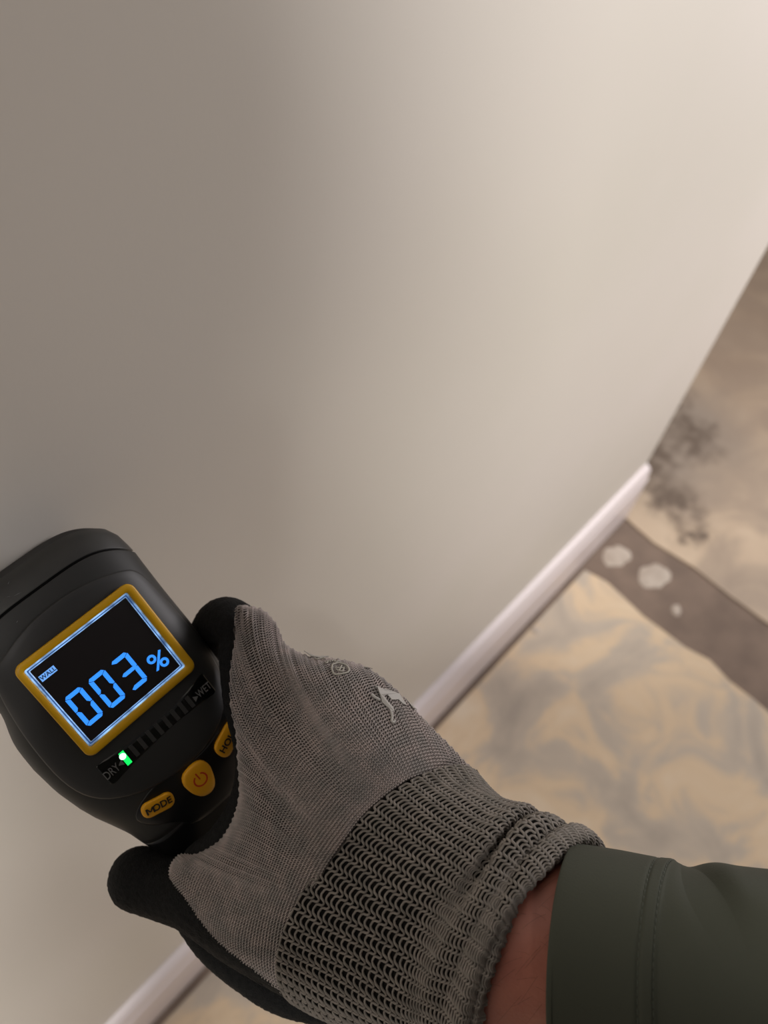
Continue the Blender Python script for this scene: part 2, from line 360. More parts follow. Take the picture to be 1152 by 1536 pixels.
# WALL tag: lit box with dark letters, open end mark to its left
bm = bmesh.new(); flat_poly(bm, [(-18.0, 10.0), (-12.3, 10.0), (-12.3, 12.2), (-18.0, 12.2)], 1.0, 1.1)
m_tag = mat('lcd_tag', (.05, .15, .4), .4, emit=(s2l(120, 180, 255), .75)); bm_obj('mode_tag', bm, m_tag, lcd)
text('tag_lettering', 'WALL', -15.1, 11.1, 2.0, 1.13, mat('lcd_dark', s2l(18, 40, 90), .4), lcd, bold=.04)

# LED bar
ledw = patch('led_window', rrect(.2, -28.9, 46.4, 9.0, .9, n=3), 1.0, m_led_panel, rings=6)
lx = [-14.2, -10.6, -7.1, -3.6, -.1, 3.4, 6.9, 10.4, 13.6]
for i, x in enumerate(lx):
    if i == 0:
        bm = bmesh.new(); flat_poly(bm, [(x - 1.0, -31.4), (x + .9, -31.4), (x + 1.0, -26.0), (x - .9, -26.0)], .9, 1.12); o = bm_obj('led_bar', bm, m_led_on, ledw); o['label'] = 'glowing green bar beside the word DRY'
        annulus(x - .3, -27.6, 1.15, .02, 1.0, 1.2, 'led_glow_core', m_led_core, ledw)
    else:
        bm = bmesh.new(); flat_poly(bm, [(x - .75, -31.2), (x + .75, -31.2), (x + .75, -26.4), (x - .75, -26.4)], .9, 1.08); bm_obj('led_bar', bm, m_led_off, ledw)
text('dry_lettering', 'DRY', -20.2, -29.2, 4.2, 1.1, m_print, ledw, sx=.68, bold=.03); text('wet_lettering', 'WET', 19.8, -28.9, 4.0, 1.1, m_print, ledw, sx=.68, bold=.02)
for x, d in ((-16.4, -1), (16.0, 1)):
    bm = bmesh.new(); flat_poly(bm, [(x - .8 * d, -30.3), (x + .9 * d, -29.2), (x - .8 * d, -28.1)][::d], .9, 1.1); bm_obj('arrow_mark', bm, m_print, ledw)

# buttons
patch('button_panel', smooth_poly([(-12, -43), (0, -47.5), (14, -46.5), (24, -41), (32, -33), (33, -48), (28, -60), (22, -70), (-10, -71), (-15, -62), (-23.5, -55.5), (-25, -48)], 2), .25, m_rub, rings=10, smooth=True)
def conform_to_housing(o, lift):
    for v in o.data.vertices: v.co.z += (hs(v.co.x / mm, v.co.y / mm) + lift) * mm
bw = rrect(-16.2, -50.8, 11.6, 6.2, 2.6, rot=-16)
b1 = patch('mode_button', bw, 1.5, m_button, rings=5, dome=.3, smooth=True)
c_, s_ = cos(R(-14)), sin(R(-14)); loc2 = lambda x, y: (-16.2 + x * c_ - y * s_, -50.8 + x * s_ + y * c_)
text('button_lettering', 'ODE', *loc2(1.25, 0), 3.7, 0, m_ink, b1, rot=-14, sx=.9, bold=.09, conform=2.15)
for L in ([(-4.55, -1.25), (-3.95, -1.25), (-3.95, 1.3), (-4.55, 1.3)], [(-2.2, -1.25), (-1.6, -1.25), (-1.6, 1.3), (-2.2, 1.3)], [(-4.5, 1.3), (-3.85, 1.3), (-2.8, -.5), (-3.35, -.5)], [(-2.3, 1.3), (-1.65, 1.3), (-2.8, -.5), (-3.35, -.5)]):
    bm = bmesh.new(); flat_poly(bm, [loc2(*p) for p in L], -.04, .04); conform_to_housing(bm_obj('button_lettering', bm, m_ink, b1), 2.15)
sh = smooth_poly([(-5.9, -51.5), (-4.4, -48.4), (-1, -47.5), (2.3, -47.7), (4.5, -49.2), (5.4, -52.3), (4.6, -56), (3.3, -59.8), (1.6, -61.6), (-.7, -62.1), (-3.1, -61), (-4.9, -57.9), (-5.7, -54.5)], 1)
b2 = patch('power_button', sh, 1.9, m_button, rings=5, dome=.4, smooth=True)
conform_to_housing(annulus(-.2, -54.2, 2.75, 2.15, -.3, .06, 'power_symbol', m_red, b2, 118, 422), 2.28)
bm = bmesh.new(); flat_poly(bm, [(-.5, -54.0), (.0, -54.0), (-.15, -50.9), (-.65, -50.9)], -.3, .07); conform_to_housing(bm_obj('power_symbol', bm, m_red, b2), 2.28)
b3 = patch('hold_button', smooth_poly([(10.0, -48.6), (15, -46.6), (20, -45), (22.5, -47.5), (21, -51.5), (14.2, -55.8), (11.4, -55.8), (9.6, -52.6)], 2), 1.5, m_button, rings=5, dome=.3, smooth=True)
text('button_lettering', 'HOLD', 16, -50.6, 3.7, 0, m_ink, b3, rot=18, sx=.98, bold=.09, conform=2.15)
# scratches on the cap
for (x, y, l, a) in ((-6.5, 41.5, 1.6, 30), (-12, 30.3, .8, 20), (-9, 38.2, 2.2, -25), (-6.5, 37.2, 2.6, -8)):
    z = hs(x, y) + .08
    bm = bmesh.new(); c, s = cos(R(a)), sin(R(a))
    flat_poly(bm, [(x - l / 2 * c, y - l / 2 * s), (x + .06, y - .08), (x + l / 2 * c, y + l / 2 * s), (x - .06, y + .08)], z - .3, z); bm_obj('scratch', bm, m_print, meter)

# ------------------------------------------------------------------ the person: gloved right hand and forearm
person = empty('person', W(900, 1450, .25))
person['label'] = "right forearm in dark olive sleeve and grey knit work glove, gripping the moisture meter"; person['category'] = 'person'
bpy.context.view_layer.update()
INV = np.array(person.location)
def pobj(name, V, Q, m, parent=None, **k): return mesh_np(name, np.asarray(V) - INV, Q, m, parent or person, **k)

def catmull(P, n):
    """Catmull-Rom resample of control rows P (k, ...) to n rows"""
    P = np.asarray(P, float); k = len(P); E = np.concatenate([[2 * P[0] - P[1]], P, [2 * P[-1] - P[-2]]])
    t = np.linspace(0, k - 1 - 1e-9, n); i = t.astype(int); f = (t - i).reshape((-1,) + (1,) * (P.ndim - 1))
    a, b, c, d = E[i], E[i + 1], E[i + 2], E[i + 3]
    return .5 * (2 * b + (c - a) * f + (2 * a - 5 * b + 4 * c - d) * f ** 2 + (3 * b - a - 3 * c + d) * f ** 3)
def grid_faces(nr, nc, wrap=False):
    i = np.arange(nr - 1)[:, None]; j = np.arange(nc if wrap else nc - 1)[None]; j2 = (j + 1) % nc
    a = i * nc + j; b = i * nc + j2; return np.stack([a + 0 * j, b + 0 * i, b + nc, a + nc], -1).reshape(-1, 4)
def grid_normals(P, wrap=False):
    du = np.gradient(P, axis=0)
    dv = (np.roll(P, -1, 1) - np.roll(P, 1, 1)) if wrap else np.gradient(P, axis=1)
    n = np.cross(du, dv); n /= np.linalg.norm(n, axis=-1, keepdims=True) + 1e-12; return n
def loft(stations, nv, nu):
    """stations: rows of (T, M, B) pixel+depth triples -> ellipse sections; returns (nv, nu, 3) world grid"""
    S = np.array([[W(*p) for p in st] for st in stations]); S = catmull(S, nv)
    T, Mm, B = S[:, 0], S[:, 1], S[:, 2]; C = (T + B) / 2; A = T - C; Bm = Mm - C
    th = np.linspace(0, 2 * pi, nu, endpoint=False)
    return C[:, None] + A[:, None] * np.cos(th)[None, :, None] + Bm[:, None] * np.sin(th)[None, :, None]
def samp(G, N, u, v, wrap, off=0):
    """bilinear sample of grid rows v in 0..1, columns u in 0..1"""
    nr, nc = G.shape[:2]; y = np.clip(v, 0, 1) * (nr - 1); i = np.minimum(y.astype(int), nr - 2); fy = (y - i)[..., None]
    if wrap: x = (u % 1) * nc; j = x.astype(int) % nc; j2 = (j + 1) % nc; fx = (x - np.floor(x))[..., None]
    else: x = np.clip(u, 0, 1) * (nc - 1); j = np.minimum(x.astype(int), nc - 2); j2 = j + 1; fx = (x - j)[..., None]
    f = lambda A: (A[i, j] * (1 - fx) + A[i, j2] * fx) * (1 - fy) + (A[i + 1, j] * (1 - fx) + A[i + 1, j2] * fx) * fy
    n = f(N); n /= np.linalg.norm(n, axis=-1, keepdims=True) + 1e-12
    return f(G) + n * np.asarray(off)[..., None], n
def tubes(paths, rad, sides):
    """paths: list of ((n,3) points, (n,3) normals); sweeps a round yarn; returns V, Q"""
    Vs, Qs, base = [], [], 0
    ang = np.linspace(0, 2 * pi, sides, endpoint=False)
    for P, N in paths:
        if len(P) < 3: continue
        T = np.gradient(P, axis=0); T /= np.linalg.norm(T, axis=1, keepdims=True) + 1e-12
        S = np.cross(T, N); S /= np.linalg.norm(S, axis=1, keepdims=True) + 1e-12; U = np.cross(S, T)
        ring_ = P[:, None] + rad * (S[:, None] * np.cos(ang)[None, :, None] + U[:, None] * np.sin(ang)[None, :, None])
        Vs.append(ring_.reshape(-1, 3)); Qs.append(grid_faces(len(P), sides, True) + base); base += len(P) * sides
    return np.concatenate(Vs), np.concatenate(Qs)

# ---- forearm (skin), continuous from the wrist inside the glove into the sleeve
arm_st = [((690, 1215, .262), (560, 1320, .246), (520, 1480, .264)), ((760, 1235, .262), (620, 1355, .240), (590, 1530, .264)),
          ((830, 1262, .260), (720, 1410, .232), (690, 1585, .262)), ((880, 1280, .258), (790, 1440, .226), (772, 1606, .262)),
          ((960, 1304, .258), (880, 1462, .222), (900, 1622, .262)), ((1080, 1334, .258), (1040, 1482, .218), (1060, 1640, .262)), ((1240, 1364, .258), (1220, 1500, .214), (1230, 1656, .262))]
G = loft(arm_st, 60, 72); nv, nu = G.shape[:2]
Vv = np.concatenate([G.reshape(-1, 3), G[0].mean(0)[None], G[-1].mean(0)[None]]); Q = grid_faces(nv, nu, True)
a = np.arange(nu); b = (a + 1) % nu
cap0 = np.stack([a, b, np.full(nu, nv * nu), np.full(nu, nv * nu)], 1)
arm = None
def close_mesh(name, G, m, parent=None):
    nv, nu = G.shape[:2]; bm = bmesh.new(); vs = [bm.verts.new(p - INV) for p in G.reshape(-1, 3)]
    for q in grid_faces(nv, nu, True): bm.faces.new([vs[k] for k in q])
    for r in (0, nv - 1):
        c = bm.verts.new(G[r].mean(0) - INV)
        for i in range(nu): bm.faces.new((vs[r * nu + i], vs[r * nu + (i + 1) % nu], c))
    return bm_obj(name, bm, m, parent or person, True)
arm = close_mesh('forearm', G, m_skin)
arm['label'] = 'bare reddish wrist skin between glove cuff and sleeve'

hairs = []
for k in range(45):
    u0 = rng.uniform(.02, .30); v0 = rng.uniform(.40, .62); L_ = rng.uniform(.03, .07); q = np.linspace(0, 1, 7)
    NA = grid_normals(G, True) if k == 0 else NA
    if k == 0 and (NA * TOCAM(G)).sum(-1)[:, 18].mean() < 0: NA = -NA
    P, n_ = samp(G, NA, u0 + q * rng.uniform(-.03, .04) + .01 * q ** 2, v0 - q * L_, True, .0001 + .0012 * np.sin(q * 2.2)); hairs.append((P, n_))
o = pobj('arm_hair', *tubes(hairs, .00003, 4), mat('arm_hair', s2l(96, 62, 48), .6), arm); o['kind'] = 'stuff'
# ---- sleeve
slv_st = [((878, 1276, .250), (829, 1466, .2145), (862, 1640, .252)), ((868, 1269, .2495), (820, 1468, .213), (854, 1648, .252)), ((874, 1267, .249), (827, 1469, .212), (860, 1652, .252)),
          ((930, 1276, .248), (884, 1476, .2105), (917, 1664, .252)), ((990, 1288, .248), (954, 1484, .2085), (987, 1678, .252)), ((1020, 1291, .248), (988, 1488, .208), (1022, 1684, .252)),
          ((1045, 1297, .2475), (1028, 1492, .2065), (1052, 1688, .252)), ((1100, 1298, .247), (1098, 1499, .204), (1112, 1696, .252)),
          ((1160, 1303, .246), (1178, 1505, .201), (1182, 1704, .25)), ((1280, 1316, .245), (1298, 1514, .196), (1302, 1716, .25))]
G = loft(slv_st, 150, 160)
N = grid_normals(G, True)
if ((N * TOCAM(G)).sum(-1)[:, 40].mean()) < 0: N = -N
vv = np.linspace(0, 1, 150)[:, None]; uu = np.arange(160)[None] / 160.
stv = lambda k: k / 9.
# soft drape folds past the hem band, hem ridge at the stitching
fold = .0018 * np.exp(-((vv - .80 - (uu - .12) * .9) / .05) ** 2) * np.exp(-((uu - .10) / .10) ** 2) \
     - .0020 * np.exp(-((vv - .70 - (uu - .1) * .9) / .06) ** 2) * np.exp(-((uu - .12) / .1) ** 2) \
     + .0012 * np.exp(-((vv - .92 - (uu - .2) * .7) / .04) ** 2) * np.exp(-((uu - .18) / .1) ** 2)
row = [stv(4.05), stv(4.75)]
seam = sum(-.0006 * np.exp(-((vv - r_) / .006) ** 2) for r_ in row)
step = -.0009 * (1 / (1 + np.exp(-(vv - stv(4.85)) / .006)))
Gs = G + N * (fold + seam + step)[..., None]
Gi = G - N * .0016
sl = np.concatenate([Gi[::-1], Gs], 0)       # inside, then outside: a cloth with thickness
sleeve = pobj('sleeve', sl.reshape(-1, 3), grid_faces(sl.shape[0], 160, True), m_sleeve)
sleeve['label'] = 'dark olive cloth sleeve with a double-stitched hem'
for r_ in row:
    V_, Q_, base = [], [], 0
    paths = []
    for k in range(100):
        u0 = k / 100.; us = np.linspace(u0 + .0012, u0 + .0078, 6); P, n_ = samp(Gs, N, us, np.full(6, r_), True, .0004 * np.sin(np.linspace(.2, pi - .2, 6)) - .0001); paths.append((P, n_))
    V_, Q_ = tubes(paths, .00022, 5); o = pobj('hem_stitching', V_, Q_, m_thread, sleeve); o['kind'] = 'stuff'

# ---- back-of-hand knit sheet: start curve = cuff junction, end curve = thumb opening, web, index opening, knuckle edge
start = catmull([(441, 1500), (434, 1470), (434, 1444), (437, 1416), (444, 1385), (456, 1351), (475, 1311), (489, 1287), (507, 1261), (538, 1219), (567, 1192), (592, 1173), (614, 1160), (650, 1150), (685, 1150), (714, 1160)], 400)
end = catmull([(290, 1382), (270, 1345), (256, 1318), (257, 1298), (270, 1283), (292, 1283), (315, 1272), (335, 1256), (352, 1225), (360, 1190), (358, 1150), (355, 1100), (347, 1055), (347, 1005), (355, 950), (354, 912), (366, 909), (392, 915), (412, 935), (428, 967), (462, 985), (495, 988), (530, 995), (560, 1008), (600, 1042), (640, 1086), (670, 1115), (698, 1145), (716, 1162)], 600)
def arclen_resample(P, w=None, n=220):
    d = np.r_[0, np.cumsum(np.hypot(*np.diff(P, axis=0).T))]; return d / d[-1]
ls, le = arclen_resample(start), arclen_resample(end)
NU, NV = 240, 120
us = np.linspace(0, 1, NU)
# parameter of the end curve as a function of u (thumb 0-.17, web .17-.5, index .5-.62, knuckles to 1)
ue = np.interp(us, [0, .30, .42, .62, .80, 1], [0, .13, .24, .56, .74, 1])
S0 = np.stack([np.interp(us, ls, start[:, k]) for k in (0, 1)], -1); E0 = np.stack([np.interp(ue, le, end[:, k]) for k in (0, 1)], -1)
tan0 = np.gradient(S0, axis=0); nrm = np.stack([tan0[:, 1], -tan0[:, 0]], -1); nrm /= np.linalg.norm(nrm, axis=1, keepdims=True); nrm *= -np.sign(nrm[:, :1] * .8 + nrm[:, 1:] * .6 + 1e-9)
w_ = np.clip(1 - us / .16, 0, 1)[:, None]; nrm = nrm * (1 - w_) + np.array([-.84, -.55]) * w_; nrm /= np.linalg.norm(nrm, axis=1, keepdims=True)
ut = [0, .12, .30, .40, .46, .52, .58, .64, .72, .85, 1]
tx = np.interp(us, ut, [-.55, -.5, -.75, -.95, -.8, -.25, 0, .05, -.25, -.5, -.6]); ty = np.interp(us, ut, [-.85, -.86, -.5, -.1, -.6, -.95, -1, -1, -.95, -.85, -.8])
tt = np.stack([tx, ty], -1); tt /= np.linalg.norm(tt, axis=1, keepdims=True)
Ld = np.hypot(*(E0 - S0).T)[:, None]
t = np.linspace(0, 1, NV)[:, None, None]
h00, h10, h01, h11 = 2 * t ** 3 - 3 * t ** 2 + 1, t ** 3 - 2 * t ** 2 + t, -2 * t ** 3 + 3 * t ** 2, t ** 3 - t ** 2
S0 = S0 - nrm * 9
PX = h00 * S0[None] + h10 * (nrm * Ld * .85)[None] + h01 * E0[None] + h11 * (tt * Ld * 1.0)[None]
# depth by thin-plate spline through measured-by-eye depths
dp = np.array([(441, 1500, .262), (492, 1285, .237), (567, 1192, .241), (640, 1152, .250), (714, 1160, .262), (350, 1400, .258), (400, 1440, .258), (290, 1382, .268), (256, 1310, .270), (300, 1300, .265), (345, 1245, .262),
               (400, 1300, .248), (430, 1380, .246), (362, 1160, .258), (347, 1055, .259), (350, 960, .264), (360, 910, .270), (410, 935, .268), (428, 967, .262), (420, 1010, .255), (450, 1100, .245), (420, 1200, .245), (490, 988, .258), (500, 1040, .248),
               (560, 1008, .256), (600, 1042, .257), (560, 1090, .244), (640, 1086, .260), (698, 1145, .262), (480, 1180, .239), (620, 1110, .250)])
def tps(D, lam=60.0):
    X = D[:, :2] / 100; n = len(X); r = np.linalg.norm(X[:, None] - X[None], axis=-1); K = np.where(r > 0, r ** 2 * np.log(r + 1e-12), 0) + np.eye(n) * lam / 1000
    A = np.zeros((n + 3, n + 3)); A[:n, :n] = K; A[:n, n] = 1; A[:n, n + 1:] = X; A[n:, :n] = A[:n, n:].T
    w = np.linalg.solve(A, np.r_[D[:, 2], 0, 0, 0])
    def f(P):
        P = np.asarray(P) / 100; r = np.linalg.norm(P[..., None, :] - X, axis=-1); return (np.where(r > 0, r ** 2 * np.log(r + 1e-12), 0) @ w[:n]) + w[n] + P @ w[n + 1:]
    return f
zf = tps(dp)
per = np.concatenate([end, start[::-1][:1]])
def edge_dist(P, poly, closed=False):
    A, B = poly[:-1], poly[1:]; sh_ = P.shape[:-1]; P = P.reshape(-1, 1, 2); out = np.empty(len(P))
    for i in range(0, len(P), 4000):
        p = P[i:i + 4000]; ab = B - A; tt_ = np.clip(((p - A) * ab).sum(-1) / ((ab ** 2).sum(-1) + 1e-9), 0, 1); out[i:i + 4000] = np.linalg.norm(p - (A + ab * tt_[..., None]), axis=-1).min(1)
    return out.reshape(sh_)
bnd = np.concatenate([catmull([(441, 1500), (400, 1474), (355, 1440), (315, 1408), (290, 1382)], 60), end])[::4]
def depth(P):
    d = edge_dist(P, bnd); x = np.clip(1 - d / 34., 0, 1); return zf(P) + .0085 * (1 - np.sqrt(np.clip(1 - x ** 2, 0, 1)))
Zg = depth(PX)
GH = W(PX[..., 0], PX[..., 1], Zg); NH = grid_normals(GH)
if (NH * TOCAM(GH)).sum(-1).mean() < 0: NH = -NH

glove = pobj('glove', *(lambda A: (A[0], A[1]))((lambda top, bot: (np.concatenate([top.reshape(-1, 3), bot.reshape(-1, 3)]), np.concatenate([grid_faces(NV, NU), grid_faces(NV, NU)[:, ::-1] + NV * NU])))(GH - NH * .0003, GH - NH * .0012)), m_under)
glove['label'] = 'grey knit work glove with black coated palm and open-knit cuff'
# fine knit: real yarn loops, courses follow arc length from the cuff
def knit(Gr, Nr, wrap, wales, cs, cmax, rad, a=.16, b=.9, zamp=.00018, z0=.00008, pts=8, sides=4, ylen=None, urange=(0, 1)):
    nr, nc = Gr.shape[:2]
    if ylen is None:
        seg = np.linalg.norm(np.diff(Gr, axis=0), axis=-1); ylen = seg.sum(0)
        cum = np.concatenate([np.zeros((1, nc)), np.cumsum(seg, 0)])     # arc length along v per column
    T = np.arange(wales * pts + 1) / pts; tt_ = 2 * pi * T
    x = T + a * np.sin(2 * tt_); u = urange[0] + x / wales * (urange[1] - urange[0])
    uc = np.clip(u, 0, 1) * (nc - 1) if not wrap else (u % 1) * nc
    j = np.minimum(uc.astype(int), nc - 1); paths = []
    vtab = np.linspace(0, 1, nr)
    for c in range(cmax):
        y = (c + .5 - b * np.cos(tt_) * .5 + .5) * cs
        v = np.empty_like(u)
        for jj in np.unique(j): s_ = j == jj; v[s_] = np.interp(y[s_], cum[:, jj], vtab, right=1.5)
        L_ = ylen[j]; ok = y < L_ * .999
        if not ok.any(): break
        P, n_ = samp(Gr, Nr, u, v, wrap, z0 + zamp * np.cos(2 * tt_) - .00016 * np.cos(tt_))
        idx = np.where(ok)[0]
        for run in np.split(idx, np.where(np.diff(idx) > 1)[0] + 1):
            if len(run) > 4: paths.append((P[run], n_[run]))
    return tubes(paths, rad, sides)
V_, Q_ = knit(GH, NH, False, 100, .00108, 110, .00025, zamp=.00026)
print('fine knit quads', len(Q_))
o = pobj('fine_knit', V_, Q_, m_yarn, glove); o['kind'] = 'stuff'; o['label'] = 'fine grey ribbed knit on the back of the hand'

# ---- cuff
cuff_st = [((712, 1160, .262), (494, 1281, .2385), (441, 1500, .262)), ((733, 1186, .260), (540, 1312, .236), (500, 1532, .262)), ((765, 1206, .258), (590, 1345, .232), (570, 1560, .262)),
           ((798, 1222, .256), (640, 1378, .229), (630, 1590, .262)), ((818, 1243, .257), (668, 1396, .228), (665, 1606, .262)), ((846, 1236, .253), (698, 1416, .2235), (705, 1622, .262)),
           ((876, 1246, .252), (720, 1432, .222), (742, 1636, .262)), ((886, 1266, .253), (730, 1441, .2245), (760, 1642, .262)), ((876, 1280, .257), (742, 1446, .229), (772, 1642, .262))]
NVc, NUc = 160, 240
GC = loft(cuff_st, NVc, NUc); NC = grid_normals(GC, True)
if (NC * TOCAM(GC)).sum(-1)[:, 60].mean() < 0: NC = -NC
vv = np.linspace(0, 1, NVc)[:, None]; uu = np.arange(NUc)[None] / NUc; uw = (uu + .5) % 1 - .5
wr = lambda v0, sl_, u0, wv, wu, am: am * np.exp(-((vv - v0 - sl_ * (uw - u0)) / wv) ** 2) * np.exp(-((uw - u0) / wu) ** 2)
disp = wr(.40, .15, .09, .045, .10, .0022) + wr(.49, .3, .08, .035, .12, -.0030) + wr(.60, .25, .10, .05, .13, .0026) + wr(.70, .3, .09, .032, .13, -.0030) + wr(.86, .1, .12, .07, .16, .0022) \
     + wr(.55, -.5, .22, .04, .09, .0016) + wr(.64, -.5, .24, .035, .09, -.0018) + wr(.74, -.4, .26, .04, .1, .0014) + wr(.83, -.3, .3, .03, .1, -.0012) + .0005 * np.sin(uw * 40 + vv * 18)
GC = GC + NC * disp[..., None]; NC2 = grid_normals(GC, True)
if (NC2 * NC).sum() < 0: NC2 = -NC2
NC = NC2
in_ = GC - NC * .0012; out_ = GC - NC * .0005
cf = np.concatenate([in_[::-1], out_], 0)
cuff = pobj('cuff', cf.reshape(-1, 3), grid_faces(cf.shape[0], NUc, True), m_liner, glove); cuff['label'] = 'open-knit grey cuff, wrinkled at the wrist'
V_, Q_ = None, None
def knit_cuff(wales, courses, rad, sides=6):
    base = np.array([(0, .06, -.0002), (.17, .0, -.00008), (.31, .30, .0003), (.37, .85, .0005), (.5, 1.12, .0001), (.64, .95, .0005), (.70, .42, .0003), (.84, .12, -.00008)])
    B = np.concatenate([base + [k, 0, 0] for k in range(wales + 1)])[:wales * 8 + 1]; B = catmull(B, wales * 16 + 1); paths = []
    for c in range(courses):
        u = B[:, 0] / wales; v = (c - .2 + B[:, 1]) / courses
        P, n_ = samp(GC, NC, u, np.clip(v, 0, 1), True, .0002 + B[:, 2]); paths.append((P, n_))
    return tubes(paths, rad, sides)
V_, Q_ = knit_cuff(56, 52, .00042)
print('cuff quads', len(Q_))
o = pobj('cuff_knit', V_, Q_, m_cuffyarn, cuff); o['kind'] = 'stuff'

# ---- black coated palm, thumb and fingers: one continuous surface
def capsules(chain, n=10):
    """tapered tube with rounded ends through (px, py, z, radius m) points"""
    C = catmull(np.array([[*W(x, y, z), r] for x, y, z, r in chain]), n * len(chain)); P, r = C[:, :3], C[:, 3]
    T = np.gradient(P, axis=0); T /= np.linalg.norm(T, axis=1, keepdims=True)
    a0 = P[:1] - T[:1] * r[:1, None]; a1 = P[-1:] + T[-1:] * r[-1:, None]
    rings_ = []; ref = np.array([.3, .5, .81]); th = np.linspace(0, 2 * pi, 20, endpoint=False)
    cen, rad, tan = [], [], []
    for k in range(6, 0, -1): f = k / 6.; cen.append(P[0] - T[0] * r[0] * sin(f * pi / 2) * .99); rad.append(r[0] * cos(f * pi / 2) + 1e-5); tan.append(T[0])
    for k in range(len(P)): cen.append(P[k]); rad.append(r[k]); tan.append(T[k])
    for k in range(1, 7): f = k / 6.; cen.append(P[-1] + T[-1] * r[-1] * sin(f * pi / 2) * .99); rad.append(r[-1] * cos(f * pi / 2) + 1e-5); tan.append(T[-1])
    cen, rad, tan = map(np.array, (cen, rad, tan)); S = np.cross(tan, ref); S /= np.linalg.norm(S, axis=1, keepdims=True); U = np.cross(S, tan)
    return cen[:, None] + rad[:, None, None] * (S[:, None] * np.cos(th)[None, :, None] + U[:, None] * np.sin(th)[None, :, None])
chains = dict(
    thumb=[(455, 1440, .277, .013), (370, 1395, .277, .0125), (300, 1350, .281, .0118), (255, 1334, .285, .0113), (209, 1318, .288, .0115)],
    index=[(470, 1070, .266, .010), (415, 1015, .274, .0088), (378, 962, .284, .0088), (338, 932, .290, .0093), (312, 960, .314, .0085), (296, 1015, .330, .008)],
    middle=[(545, 1070, .266, .0105), (500, 1040, .285, .0100), (440, 1040, .312, .0098), (378, 1075, .336, .0092), (335, 1135, .349, .0088), (300, 1190, .350, .008)],
    ring=[(600, 1120, .268, .0105), (570, 1100, .292, .0100), (510, 1110, .320, .0096), (430, 1150, .343, .009), (378, 1212, .355, .0086), (345, 1255, .356, .008)],
    little=[(650, 1165, .270, .0095), (630, 1160, .292, .009), (580, 1180, .318, .0086), (512, 1212, .342, .008), (455, 1268, .356, .0077), (415, 1308, .358, .0072)],
    web=[(362, 975, .282, .0085), (362, 1050, .277, .0066), (373, 1110, .275, .0058), (377, 1160, .275, .0058), (366, 1215, .276, .0066), (335, 1262, .277, .0065), (300, 1290, .281, .0065)],
    edge=[(286, 1374, .286, .0062), (318, 1420, .285, .0060), (368, 1462, .283, .0060), (428, 1498, .281, .0058), (520, 1518, .279, .006)],
    heel=[(560, 1480, .275, .011), (500, 1420, .277, .013), (430, 1330, .276, .011)])
def voxel_skin(name, chains_, m, parent, voxel, world=True, smooth=6):
    """one continuous closed surface grown over connected limbs"""
    bm = bmesh.new()
    for ch in chains_:
        C = catmull(np.array(ch), 8 * len(ch)); P, r = C[:, :3], C[:, 3]; T = np.gradient(P, axis=0); T /= np.linalg.norm(T, axis=1, keepdims=True)
        cen = np.concatenate([[P[0] - T[0] * r[0] * sin(f) for f in (1.55, 1.2, .8, .4)], P, [P[-1] + T[-1] * r[-1] * sin(f) for f in (.4, .8, 1.2, 1.55)]])
        rad = np.concatenate([[r[0] * cos(f) for f in (1.55, 1.2, .8, .4)], r, [r[-1] * cos(f) for f in (.4, .8, 1.2, 1.55)]]); tan = np.concatenate([[T[0]] * 4, T, [T[-1]] * 4])
        S = np.cross(tan, [.31, .52, .2]); S /= np.linalg.norm(S, axis=1, keepdims=True); U = np.cross(S, tan); th = np.linspace(0, 2 * pi, 20, endpoint=False)
        G_ = cen[:, None] + rad[:, None, None] * (S[:, None] * np.cos(th)[None, :, None] + U[:, None] * np.sin(th)[None, :, None])
        nv, nu = G_.shape[:2]; vs = [bm.verts.new(p - INV) for p in G_.reshape(-1, 3)]
        for q in grid_faces(nv, nu, True): bm.faces.new([vs[k] for k in q])
        bm.faces.new(vs[:nu]); bm.faces.new(vs[-nu:])
    o = bm_obj(name, bm, m, None, True)
    md = o.modifiers.new('r', 'REMESH'); md.mode = 'VOXEL'; md.voxel_size = voxel
    ms = o.modifiers.new('s', 'SMOOTH'); ms.iterations = smooth; ms.factor = .5
    bpy.context.view_layer.update(); me = bpy.data.meshes.new_from_object(o.evaluated_get(bpy.context.evaluated_depsgraph_get())); bpy.data.objects.remove(o)
    me.materials.clear(); o = link(name, me, m, parent)
    for p in me.polygons: p.use_smooth = True
    return o
